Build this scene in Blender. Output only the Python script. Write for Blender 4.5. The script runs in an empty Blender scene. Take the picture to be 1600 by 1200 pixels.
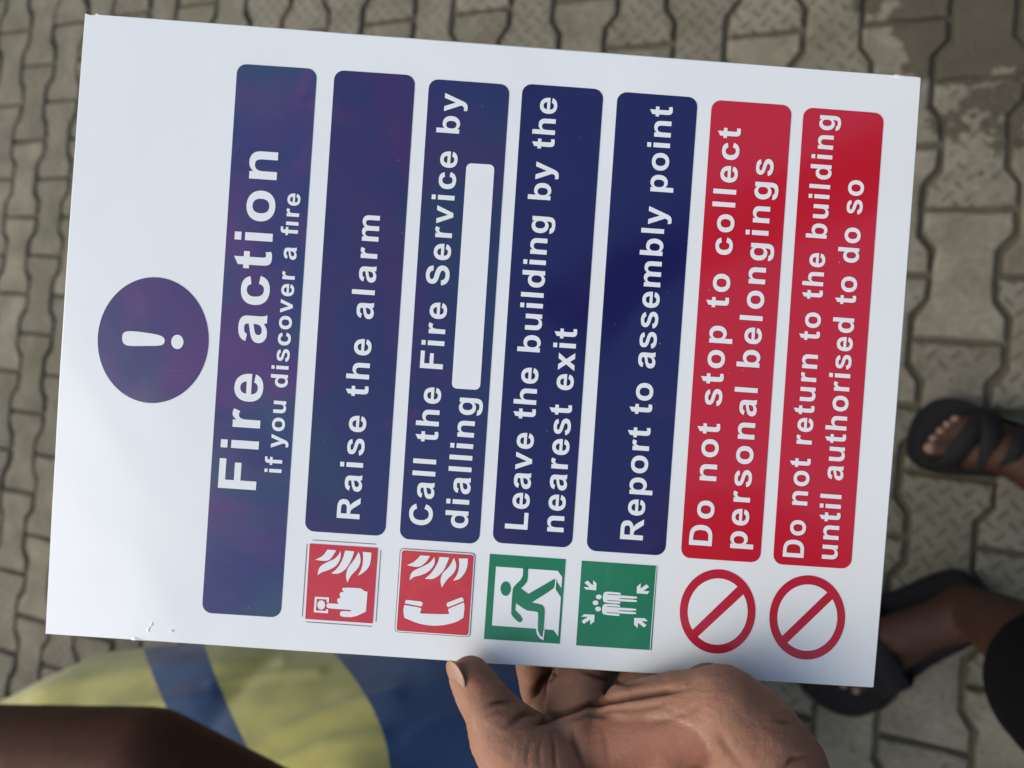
import bpy, bmesh, math, random
from mathutils import Vector, Matrix, noise
from mathutils.geometry import tessellate_polygon
random.seed(7)
C = bpy.context.scene.collection
SC = bpy.context.scene

# ------------------------------------------------------------------ camera
FPX, CX, CY = 1256.0, 800.0, 600.0          # focal length in photo pixels, photo centre
CAM_H = 1.362
up_c = Vector((-0.4046, 0.0608, 0.9125)).normalized()      # world up seen from the camera
y_c = (Vector((0, 1, 0)) - up_c * up_c.y).normalized()
x_c = y_c.cross(up_c)
ROT = Matrix((x_c, y_c, up_c))                               # camera space -> world
CAM = Vector((0, 0, CAM_H))
cam_d = bpy.data.cameras.new('camera'); cam = bpy.data.objects.new('camera', cam_d); C.objects.link(cam)
cam.matrix_world = Matrix.Translation(CAM) @ ROT.to_4x4()
cam_d.sensor_width = 36; cam_d.lens = FPX / 1600 * 36
cam_d.clip_start = 0.01; cam_d.clip_end = 200
cam_d.dof.use_dof = True; cam_d.dof.focus_distance = 0.312; cam_d.dof.aperture_fstop = 9.0
SC.camera = cam

# ------------------------------------------------------------------ world and sun
SUN_EL, SUN_AZ = math.radians(50), math.radians(208)         # direction to the sun, azimuth from +x
w = bpy.data.worlds.new("World"); SC.world = w; w.use_nodes = True
wn = w.node_tree.nodes; wl = w.node_tree.links
sky = wn.new('ShaderNodeTexSky'); sky.sky_type = 'NISHITA'; sky.sun_disc = False
sky.sun_elevation = SUN_EL; sky.sun_rotation = math.radians(90) - SUN_AZ
sky.air_density = 0.8; sky.dust_density = 4.5; sky.ozone_density = 0.7
wl.new(sky.outputs[0], wn['Background'].inputs[0]); wn['Background'].inputs[1].default_value = 0.15
sd = bpy.data.lights.new('sun', 'SUN'); sun = bpy.data.objects.new('sun', sd); C.objects.link(sun)
sd.energy = 1.5; sd.angle = math.radians(72); sd.color = (1.0, 0.95, 0.87)
ldir = Vector((math.cos(SUN_EL) * math.cos(SUN_AZ), math.cos(SUN_EL) * math.sin(SUN_AZ), math.sin(SUN_EL)))
sun.rotation_euler = ldir.to_track_quat('Z', 'Y').to_euler()
SC.view_settings.view_transform = 'Standard'; SC.view_settings.look = 'None'
SC.view_settings.exposure = 0.34; SC.view_settings.gamma = 1
SC.cycles.max_bounces = 6

# ------------------------------------------------------------------ helpers
def ray(px, py): return Vector(((px - CX) / FPX, -(py - CY) / FPX, -1.0))
def at(px, py, z):                                           # point seen at a photo pixel at distance z along the view axis
    return CAM + ROT @ (ray(px, py) * z)
def gh(px, py, h):                                           # ... at height h over the ground
    d = ROT @ ray(px, py); return CAM + d * ((h - CAM_H) / d.z)
def tag(o, label=None, cat=None, group=None, kind=None):
    if label: o['label'] = label
    if cat: o['category'] = cat
    if group: o['group'] = group
    if kind: o['kind'] = kind
    return o
def link(name, me, mat=None, parent=None, smooth=False):
    o = bpy.data.objects.new(name, me); C.objects.link(o)
    if mat: me.materials.append(mat)
    if parent is not None: o.parent = parent
    if smooth: me.polygons.foreach_set('use_smooth', [True] * len(me.polygons))
    return o
def empty(name, loc, rot=None):
    o = bpy.data.objects.new(name, None); C.objects.link(o); o.empty_display_size = 0.05
    m = Matrix.Translation(loc)
    if rot is not None: m = m @ rot.to_4x4()
    o.matrix_world = m; return o

# ------------------------------------------------------------------ materials
class NT:
    def __init__(s, name):
        s.m = bpy.data.materials.new(name); s.m.use_nodes = True
        s.t = s.m.node_tree; s.b = s.t.nodes['Principled BSDF']
    def n(s, typ, **kw):
        nd = s.t.nodes.new(typ)
        for k, v in kw.items():
            if k.startswith('i_'):
                key = k[2:]; key = int(key) if key.isdigit() else key.replace('_', ' ')
                s.put(nd.inputs[key], v)
            else: setattr(nd, k, v)
        return nd
    def put(s, inp, v):
        if hasattr(v, 'is_output') or isinstance(v, bpy.types.NodeSocket): s.t.links.new(v, inp)
        else: inp.default_value = v
    def noise(s, vec, scale, detail=3, rough=.55, dist=0.0, dim='3D'):
        nd = s.n('ShaderNodeTexNoise', i_Scale=scale, i_Detail=detail, i_Roughness=rough, i_Distortion=dist)
        if vec is not None: s.put(nd.inputs['Vector'], vec)
        return nd.outputs['Fac']
    def ramp(s, fac, stops, interp='LINEAR'):
        r = s.n('ShaderNodeValToRGB'); s.put(r.inputs[0], fac); r.color_ramp.interpolation = interp
        e = r.color_ramp.elements
        while len(e) < len(stops): e.new(0.5)
        for el, (p, c) in zip(e, stops):
            el.position = p; el.color = (c, c, c, 1) if isinstance(c, (int, float)) else (*c, 1)
        return r.outputs[0]
    def mix(s, fac, a, b, mode='MIX'):
        nd = s.n('ShaderNodeMix', data_type='RGBA', blend_type=mode)
        s.put(nd.inputs[0], fac)
        for i, v in ((6, a), (7, b)):
            if isinstance(v, tuple): v = (*v, 1)
            s.put(nd.inputs[i], v)
        return nd.outputs[2]
    def math(s, op, a, b=None, c=None, clamp=False):
        nd = s.n('ShaderNodeMath', operation=op, use_clamp=clamp)
        for i, v in enumerate((a, b, c)):
            if v is not None: s.put(nd.inputs[i], v)
        return nd.outputs[0]
    def bump(s, h, strength, dist, normal=None):
        nd = s.n('ShaderNodeBump', i_Strength=strength, i_Distance=dist); s.put(nd.inputs['Height'], h)
        if normal is not None: s.put(nd.inputs['Normal'], normal)
        return nd.outputs[0]
    def out(s, col=None, rough=None, normal=None, **kw):
        if col is not None: s.put(s.b.inputs['Base Color'], (*col, 1) if isinstance(col, tuple) else col)
        if rough is not None: s.put(s.b.inputs['Roughness'], rough)
        if normal is not None: s.put(s.b.inputs['Normal'], normal)
        for k, v in kw.items(): s.put(s.b.inputs[k.replace('_', ' ')], v)
        return s.m

def film(name, col, spots=None, rough=.16):
    """glossy printed vinyl: slight ripple in the film, dust, spots for ink mottle and, on the blues, painted reflections"""
    s = NT(name); geo = s.n('ShaderNodeNewGeometry').outputs['Position']
    big = s.noise(geo, 9, 2, .5, .6); fine = s.noise(geo, 60, 2); dust = s.noise(geo, 420, 2, .6)
    c = col
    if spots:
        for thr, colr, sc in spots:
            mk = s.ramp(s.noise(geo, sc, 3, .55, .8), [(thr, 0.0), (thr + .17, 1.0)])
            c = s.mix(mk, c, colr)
    c = s.mix(s.ramp(dust, [(.76, 0.0), (.80, .35)]), c, (.5, .5, .52))
    nb = s.bump(big, .35, .0035); nb = s.bump(fine, .12, .0006, nb)
    sm = s.noise(geo, 14, 5, .7, 1.2)            # smudges and fine scratches in the gloss
    sv = s.n('ShaderNodeMapping'); sv.inputs['Scale'].default_value = (40, 900, 40); sv.inputs['Rotation'].default_value = (0, 0, .5); s.put(sv.inputs['Vector'], geo)
    scr = s.ramp(s.noise(sv.outputs[0], 1.0, 2), [(.70, 0.0), (.74, 1.0)])
    nb = s.bump(scr, .06, .0003, nb)
    s.put(s.b.inputs['Coat Roughness'], s.math('ADD', s.ramp(sm, [(.35, .06), (.7, .24)]), s.math('MULTIPLY', scr, .1)))
    if name.startswith('white'): c = s.mix(s.math('MULTIPLY', s.ramp(sm, [(.5, 0.0), (.8, 1.0)]), .10), c, (.60, .60, .58))
    return s.out(c, rough, nb, Coat_Weight=1.0)

M = {}
M['white'] = film('white_film', (.77, .825, .82))
M['white_ink'] = film('white_lettering_film', (.77, .825, .82))
M['blue'] = film('blue_ink_film', (.016, .023, .105),  # one blue ink in three tones, graded by painted-in glare
                 [(.46, (.040, .018, .105), 15), (.52, (.014, .038, .095), 12), (.62, (.055, .024, .100), 28)])  # purple and teal spots: ink mottle plus reflections painted into the colour
M['blue_glare'] = film('glare_blue_ink_film', (.024, .034, .135),
                 [(.46, (.080, .034, .150), 15), (.50, (.026, .066, .130), 12), (.58, (.105, .036, .140), 28)])  # veiling glare painted in as a paler blue, with stronger reflection spots
M['blue_low_glare'] = film('low_glare_blue_ink_film', (.009, .012, .085), [(.58, (.026, .016, .090), 14), (.66, (.014, .028, .09), 10)])  # the same ink with less glare painted in, so darker
M['red'] = film('red_ink_film', (.50, .012, .030), [(.6, (.46, .020, .045), 14)])
M['red_icon'] = film('red_pictogram_film', (.54, .034, .050), [(.55, (.58, .055, .048), 40)])
M['red_ring'] = film('red_ring_film', (.47, .017, .040))
M['green'] = film('green_ink_film', (.010, .185, .082), [(.55, (.030, .215, .115), 22)])
M['grey_line'] = film('grey_outline_film', (.16, .16, .18))
s = NT('board_edge'); M['edge'] = s.out((.75, .75, .76), .5)

STAIN = gh(1590, -10, 0)
def paver_mat():
    s = NT('concrete_paver')
    tc = s.n('ShaderNodeTexCoord').outputs['Object']; pos = s.n('ShaderNodeNewGeometry').outputs['Position']
    rnd = s.n('ShaderNodeObjectInfo').outputs['Random']
    off = s.n('ShaderNodeVectorMath', operation='ADD')
    s.put(off.inputs[0], tc)
    cmb = s.n('ShaderNodeCombineXYZ'); s.put(cmb.inputs[2], s.math('MULTIPLY', rnd, 7.0)); s.put(off.inputs[1], cmb.outputs[0])
    v = off.outputs[0]
    n1 = s.noise(v, 14, 4, .6); n2 = s.noise(v, 110, 4, .7); n3 = s.noise(pos, 3.2, 3, .6, .4); n4 = s.noise(v, 420, 2)
    base = s.mix(s.ramp(n1, [(.3, 0.0), (.7, 1.0)]), (.118, .112, .080), (.235, .222, .170))
    base = s.mix(s.math('MULTIPLY', s.ramp(n2, [(.35, 1.0), (.6, 0.0)]), .5), base, (.085, .080, .055))
    base = s.mix(s.math('MULTIPLY', rnd, .40), base, (.150, .145, .118))
    base = s.mix(s.math('MULTIPLY', s.math('FRACT', s.math('MULTIPLY', rnd, 7.31)), .55), base, (.62, .62, .60), 'MULTIPLY')
    # moss / grime, world anchored
    base = s.mix(s.math('MULTIPLY', s.ramp(n3, [(.48, 0.0), (.68, 1.0)]), .55), base, (.095, .098, .062))
    # spilled dark stains towards one side of the yard
    sep = s.n('ShaderNodeSeparateXYZ'); s.put(sep.inputs[0], pos)
    dx = s.math('SUBTRACT', sep.outputs[0], STAIN.x); dy = s.math('SUBTRACT', sep.outputs[1], STAIN.y)
    d = s.math('SQRT', s.math('ADD', s.math('POWER', dx, 2.0), s.math('POWER', dy, 2.0)))
    st = s.math('ADD', s.noise(pos, 9, 5, .65), s.math('MULTIPLY', s.math('SUBTRACT', .25, d), 1.2))
    base = s.mix(s.math('MULTIPLY', s.ramp(st, [(.57, 0.0), (.59, 1.0)]), .8), base, (.038, .034, .022))
    # checker-plate tread pressed into the face
    sp = s.n('ShaderNodeSeparateXYZ'); s.put(sp.inputs[0], tc)
    k = 1 / .0225
    X = s.math('MULTIPLY', s.math('ADD', sp.outputs[0], sp.outputs[1]), k * .7071)
    Y = s.math('MULTIPLY', s.math('SUBTRACT', sp.outputs[1], sp.outputs[0]), k * .7071)
    fx = s.math('SUBTRACT', s.math('FRACT', X), .5); fy = s.math('SUBTRACT', s.math('FRACT', Y), .5)
    par = s.math('MODULO', s.math('ABSOLUTE', s.math('ADD', s.math('FLOOR', X), s.math('FLOOR', Y))), 2.0)
    def dash(a, b):
        e = s.math('ADD', s.math('POWER', s.math('DIVIDE', a, .50), 2.0), s.math('POWER', s.math('DIVIDE', b, .15), 2.0))
        return s.math('SUBTRACT', 1.0, e, clamp=True)
    da, db = dash(fx, fy), dash(fy, fx)
    dsh = s.math('ADD', s.math('MULTIPLY', da, s.math('SUBTRACT', 1.0, par)), s.math('MULTIPLY', db, par))
    dsh = s.ramp(dsh, [(0.0, 0.0), (.5, 1.0)])
    wear = s.ramp(s.math('ADD', s.noise(v, 22, 3), s.math('MULTIPLY', s.math('SUBTRACT', rnd, .5), .7)), [(.38, 0.0), (.55, 1.0)])
    tread = s.math('MULTIPLY', dsh, wear)
    base = s.mix(s.math('MULTIPLY', tread, .6), base, (.08, .072, .045))
    h = s.math('SUBTRACT', s.math('ADD', s.math('MULTIPLY', n2, .5), s.math('MULTIPLY', n4, .2)), s.math('MULTIPLY', tread, 1.0))
    return s.out(base, .9, s.bump(h, .9, .003), Specular_IOR_Level=.25)
M['paver'] = paver_mat()
s = NT('joint_sand'); pos = s.n('ShaderNodeNewGeometry').outputs['Position']
jn = s.noise(pos, 60, 5, .7)
M['sand'] = s.out(s.mix(jn, (.052, .049, .033), (.120, .112, .078)), 1.0, s.bump(jn, .8, .006), Specular_IOR_Level=.1)

def skin_mat(name, light, dark, red):
    s = NT(name); pos = s.n('ShaderNodeNewGeometry').outputs['Position']
    at_ = s.n('ShaderNodeAttribute', attribute_name='tone'); sep = s.n('ShaderNodeSeparateXYZ'); s.put(sep.inputs[0], at_.outputs['Vector'])
    c = s.mix(s.ramp(s.noise(pos, 38, 4, .6), [(.3, 0.0), (.7, 1.0)]), light, tuple(.72 * a + .28 * b for a, b in zip(light, dark)))
    c = s.mix(s.math('MULTIPLY', s.ramp(s.noise(pos, 75, 3, .6, .5), [(.5, 0.0), (.75, 1.0)]), .4), c, red)
    c = s.mix(sep.outputs[1], c, red)
    c = s.mix(sep.outputs[0], c, dark)
    c = s.mix(s.math('MULTIPLY', sep.outputs[2], .45), c, (.42, .32, .24))
    # fine skin lines
    vo = s.n('ShaderNodeTexVoronoi', feature='DISTANCE_TO_EDGE', i_Scale=620.0); s.put(vo.inputs['Vector'], pos)
    wv = s.n('ShaderNodeTexWave', i_Scale=70.0, i_Distortion=9.0, i_Detail=3.0, i_Detail_Scale=2.0); s.put(wv.inputs['Vector'], pos)
    h = s.math('ADD', s.math('MULTIPLY', s.ramp(vo.outputs['Distance'], [(0.0, 0.0), (.12, 1.0)]), .5), s.math('MULTIPLY', wv.outputs['Fac'], .2))
    h = s.math('ADD', h, s.math('MULTIPLY', s.noise(pos, 160, 4, .7), 1.4))
    return s.out(c, s.ramp(s.noise(pos, 90, 3), [(.3, .54), (.7, .70)]), s.bump(h, .27, .0006),
                 Subsurface_Weight=.12, Subsurface_Radius=(.004, .0016, .0008), Subsurface_Scale=1.0, Specular_IOR_Level=.25)
M['skin'] = skin_mat('brown_palm_skin', (.310, .163, .102), (.095, .040, .024), (.230, .090, .058))
M['skin_dark'] = skin_mat('dark_brown_skin', (.045, .017, .008), (.016, .006, .003), (.07, .024, .010))
s = NT('nail'); M['nail'] = s.out((.27, .155, .10), .4)
s = NT('toenail'); M['toenail'] = s.out((.16, .085, .055), .45)
M['skin_warm'] = skin_mat('warm_dark_skin', (.070, .024, .009), (.034, .011, .004), (.13, .040, .013))
s = NT('black_rubber'); pos = s.n('ShaderNodeNewGeometry').outputs['Position']
M['rubber'] = s.out((.0045, .0045, .005), .8, s.bump(s.noise(pos, 260, 3), .3, .001), Specular_IOR_Level=.25)
s = NT('black_cloth'); pos = s.n('ShaderNodeNewGeometry').outputs['Position']
M['black_cloth'] = s.out((.0015, .0015, .002), .95, s.bump(s.noise(pos, 700, 2), .4, .0008), Specular_IOR_Level=.1)
s = NT('grey_shirt'); M['shirt'] = s.out((.10, .11, .12), .9)

def lap_mat():
    s = NT('yellow_and_blue_cotton'); pos = s.n('ShaderNodeNewGeometry').outputs['Position']
    a = s.n('ShaderNodeAttribute', attribute_name='dye'); f = a.outputs['Fac']
    f = s.math('ADD', f, s.math('MULTIPLY', s.math('SUBTRACT', s.noise(pos, 120, 4), .5), .004))
    Yl, Bl = (.400, .385, .125), (.026, .062, .145)
    c = s.ramp(f, [(0.0, Yl), (.2195, Bl), (.3175, Yl), (.51, Bl), (.86, Yl)], 'CONSTANT')
    c = s.mix(s.math('MULTIPLY', s.ramp(s.noise(pos, 13, 4, .6), [(.35, 0.0), (.75, 1.0)]), .32), c, (.20, .19, .075), 'MULTIPLY')
    wx = s.n('ShaderNodeTexWave', i_Scale=260.0, i_Distortion=.6); s.put(wx.inputs['Vector'], pos); wv = s.math('ADD', s.noise(pos, 900, 2), s.math('MULTIPLY', wx.outputs['Fac'], .5))
    return s.out(c, .9, s.bump(wv, .3, .0006), Sheen_Weight=.25, Specular_IOR_Level=.2)
M['lap'] = lap_mat()

# ------------------------------------------------------------------ ground: I-shaped interlocking pavers
# lattice of the paving (column pitch a, row pitch b, origin c) from the joints seen in the photo
K = ((7.27452418e+01, -2.33198184e+01, 1.53307781e+03), (-1.28953072e+01, 2.04220663e+02, 1.21907164e+02), (-3.64564640e-02, -3.79199061e-03, 1.0))
def lat(i, j):
    u, v, q = (K[r][0] * i + K[r][1] * j + K[r][2] for r in range(3))
    return gh(u / q, v / q, 0.0)
O0 = lat(0, 0); VA = (lat(1, 0) - lat(-1, 0)) / 2; VB = (lat(0, 1) - lat(0, -1)) / 2
PA, PB = VA.length, VB.length
FR = Matrix((VA.normalized(), VB.normalized(), Vector((0, 0, 1)))).transposed()
angA = math.atan2(VA.y, VA.x)

def paver_outline(jit=0.0):
    W, N, L = PA * .548, PA * .375, PB * .478
    t1, t2 = PB * .335, PB * .195
    pts = [(-W, -L), (W, -L), (W, -t1), (N, -t2), (N, t2), (W, t1), (W, L), (-W, L), (-W, t1), (-N, t2), (-N, -t2), (-W, -t1)]
    o = []
    for k, (p, q) in enumerate(zip(pts, pts[1:] + pts[:1])):
        o.append(p)
        if math.dist(p, q) > .045: o += [(p[0] * .67 + q[0] * .33, p[1] * .67 + q[1] * .33), (p[0] * .33 + q[0] * .67, p[1] * .33 + q[1] * .67)]
    return [(x + random.uniform(-jit, jit), y + random.uniform(-jit, jit)) for x, y in o]
def add_paver(bm, mtx, jit):
    o = paver_outline(jit); n = len(o)
    cxy = lambda p, f: (p[0] - math.copysign(f, p[0]), p[1] - (math.copysign(f, p[1]) if abs(p[1]) > PB * .25 else 0))
    rings = [[bm.verts.new(mtx @ Vector((*p, -.03))) for p in o], [bm.verts.new(mtx @ Vector((*p, -.0045))) for p in o],
             [bm.verts.new(mtx @ Vector((*cxy(p, .0022), -.0012))) for p in o], [bm.verts.new(mtx @ Vector((*cxy(p, .0050), 0))) for p in o]]
    for a, b in zip(rings, rings[1:]):
        for k in range(n): bm.faces.new((a[k], a[(k + 1) % n], b[(k + 1) % n], b[k]))
    t = rings[-1]
    bm.faces.new(t)
ground = tag(empty('ground', (0, 0, 0)), kind='structure', label='yard floor of interlocking concrete pavers')
bm = bmesh.new()
for x, y in ((-60, -60), (60, -60), (60, 60), (-60, 60)): bm.verts.new((x, y, -.011))
bm.verts.ensure_lookup_table(); bm.faces.new(bm.verts)
me = bpy.data.meshes.new('joint_bed'); bm.to_mesh(me); link('joint_bed', me, M['sand'], ground)
variants = []
for k in range(9):
    bm = bmesh.new(); add_paver(bm, Matrix.Identity(4), .0016)
    me = bpy.data.meshes.new('paver'); bm.to_mesh(me); me.materials.append(M['paver']); variants.append(me)
cells = []
for i in range(-44, 16):
    for j2 in range(-9, 16):
        j = j2 + (.5 if i % 2 == 0 else 0.0)          # centre of a paver in this column
        c = O0 + VA * i + VB * j
        cells.append((i, j, c))
mid = gh(760, 560, 0)
cells.sort(key=lambda c: ((c[2] - mid).x / 1.35) ** 2 + ((c[2] - mid).y) ** 2)
rest = bmesh.new()
for n, (i, j, c) in enumerate(cells):
    tw = random.uniform(-.018, .018)
    m4 = Matrix.Translation(c + Vector((random.uniform(-.001, .001), random.uniform(-.001, .001), random.uniform(-.0018, .0015)))) \
        @ Matrix.Rotation(angA + tw, 4, 'Z') @ Matrix.Rotation(random.uniform(-.012, .012), 4, 'X') @ Matrix.Rotation(random.uniform(-.012, .012), 4, 'Y')
    if n < 290:
        o = bpy.data.objects.new('paver', random.choice(variants)); C.objects.link(o); o.parent = ground; o.matrix_world = m4
    else: add_paver(rest, m4, .001)
me = bpy.data.meshes.new('paving'); rest.to_mesh(me); tag(link('outer_paving', me, M['paver'], ground), kind='stuff')

# loose grit on the paving
gb = bmesh.new()
for _ in range(900):
    p = gh(random.uniform(-150, 1750), random.uniform(-150, 1350), 0); rr_ = random.uniform(.0006, .0022)
    bmesh.ops.create_icosphere(gb, subdivisions=1, radius=rr_, matrix=Matrix.Translation((p.x, p.y, rr_ * .6)) @ Matrix.Diagonal((1, random.uniform(.6, 1), .7, 1)))
me = bpy.data.meshes.new('grit'); gb.to_mesh(me); tag(link('grit', me, M['sand'], ground), kind='stuff')

# ------------------------------------------------------------------ the sign
ZS = 0.31
GX, GY = -.015, .013
# plane: depth z(u,v) with 1/z = (1 + GX*u + GY*v)/ZS ; local frame on it
def sign_pt(px, py):
    r = ray(px, py); return CAM + ROT @ (r * (ZS / (1 + GX * r.x + GY * r.y)))
S0 = sign_pt(760, 560)
ex = (sign_pt(860, 566) - sign_pt(660, 554)).normalized()
ez = ex.cross(sign_pt(760, 460) - sign_pt(760, 660)).normalized(); ey = ez.cross(ex)
if ez.dot(CAM - S0) < 0: ez = -ez; ex = -ex
SF = Matrix((ex, ey, ez)).transposed()
def loc2(px, py):
    d = sign_pt(px, py) - S0; return (d.dot(ex), d.dot(ey))
sign = tag(empty('fire_action_sign', S0, SF), 'glossy white fire action notice board with blue and red text panels, held in the hand', 'sign')
LAY = .00012
def sheet(name, polys, z, mat, parent, px=True):
    """flat film pieces: polys = list of [outer, hole...] in photo pixels, laid z layers above the board"""
    bm = bmesh.new()
    for rings in polys:
        rr = [[Vector((*(loc2(*p) if px else p), z * LAY)) for p in r] for r in rings]
        vs = [bm.verts.new(p) for r in rr for p in r]
        for t in tessellate_polygon(rr):
            try: f = bm.faces.new([vs[i] for i in t])
            except ValueError: continue
            f.normal_update()
            if f.normal.z < 0: f.normal_flip()
    me = bpy.data.meshes.new(name); bm.to_mesh(me)
    return link(name, me, mat, parent)
def rquad(q, r, n=7):
    """rounded quadrilateral from four corners (TL,TR,BR,BL)"""
    out = []
    for k in range(4):
        p = Vector(q[k]); a = (Vector(q[k - 1]) - p).normalized(); b = (Vector(q[(k + 1) % 4]) - p).normalized()
        s0, s1 = p + a * r, p + b * r; c = p + (a + b) * r
        for i in range(n + 1):
            t = i / n * math.pi / 2
            out.append(tuple(c - b * r * math.cos(t) - a * r * math.sin(t)))
    return out
def ell(cx, cy, rx, ry, n=64, rot=0.0):
    return [(cx + rx * math.cos(t) * math.cos(rot) - ry * math.sin(t) * math.sin(rot),
             cy + rx * math.cos(t) * math.sin(rot) + ry * math.sin(t) * math.cos(rot)) for t in (2 * math.pi * i / n for i in range(n))]
def smoothpoly(pts, it=2, sharp=()):
    """chaikin, keeping listed corners"""
    for _ in range(it):
        o = []; ns = set(); n = len(pts)
        for i, p in enumerate(pts):
            if i in sharp: ns.add(len(o)); o.append(p)
            else:
                a, b = pts[i - 1], pts[(i + 1) % n]
                o.append((p[0] * .75 + a[0] * .25, p[1] * .75 + a[1] * .25)); o.append((p[0] * .75 + b[0] * .25, p[1] * .75 + b[1] * .25))
        pts, sharp = o, ns
    return pts

# board with its slightly bowed edges and a nicked corner
TL, TR, BR, BL = (132, 20), (1440, 120), (1366, 1075), (70, 991)
def edge(a, b, bow, n=24, wob=.5):
    o = []; d = Vector(b) - Vector(a); nrm = Vector((d.y, -d.x)).normalized()
    for i in range(n):
        t = i / n; p = Vector(a) + d * t + nrm * (bow * 4 * t * (1 - t) + (wob * noise.noise((t * 9, bow, a[0] * .1)) if i else 0)); o.append(tuple(p))
    return o
outline = [(132, 20), (140, 22.5), (147, 22), (150, 19.8), (154, 22)] + edge((156, 22), TR, .3)[1:-1] + \
          [(1432, 119.2), (1439, 120.2), (1440, 123)] + edge((1440, 123), BR, 2.2)[1:] + [(1366, 1074), (1364.5, 1075)] + edge((1364.5, 1075), BL, .8)[1:] + edge(BL, TL, 3.6)
bm = bmesh.new()
pl = [Vector(loc2(*p)) for p in outline]; cen = Vector((0, 0))
def ring(sc, z): return [bm.verts.new((*(p - p.normalized() * sc), z)) for p in pl]
R0, R1, R2, R3 = ring(.0007, -.0030), ring(0, -.0026), ring(0, -.00045), ring(.0005, 0)
n = len(pl)
for a, b in ((R0, R1), (R1, R2), (R2, R3)):
    for k in range(n): bm.faces.new((a[k], a[(k + 1) % n], b[(k + 1) % n], b[k]))
for R_, flip in ((R3, 0), (R0, 1)):
    for t in tessellate_polygon([[v.co for v in R_]]):
        try: bm.faces.new([R_[i] for i in t])
        except ValueError: pass
bmesh.ops.recalc_face_normals(bm, faces=bm.faces)
me = bpy.data.meshes.new('board'); bm.to_mesh(me); board = link('board', me, M['white'], sign)
# flaking film chips and scuffs near the lower left corner and the right edge
def flake(cx, cy, pts, h):
    bm = bmesh.new()
    base = [bm.verts.new((*loc2(cx + x, cy + y), .00002)) for x, y in pts]; top = bm.verts.new((*loc2(cx, cy), h))
    for k in range(len(base)): bm.faces.new((base[k], base[(k + 1) % len(base)], top))
    me = bpy.data.meshes.new('lifted_film'); bm.to_mesh(me); link('lifted_film', me, M['white'], board)
flake(231, 984, [(-3, 2), (-1, -3), (4, -6), (6, -9), (5, -3), (3, 4), (0, 5)], .0003)
flake(236, 976, [(-3, 0), (3, -6), (4, 2)], .0003)
flake(268, 986, [(-5, 1), (0, -3), (6, -1), (3, 2)], .0004)
flake(212, 1000, [(-8, 0), (-3, -6), (6, -3), (16, 1)], .0003)
flake(1416, 360, [(-3, 1), (1, -3), (3, 0), (1, 3)], .0002)
flake(1402, 119, [(-14, 1), (-2, -3), (18, 1), (6, 4)], .0004)
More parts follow.
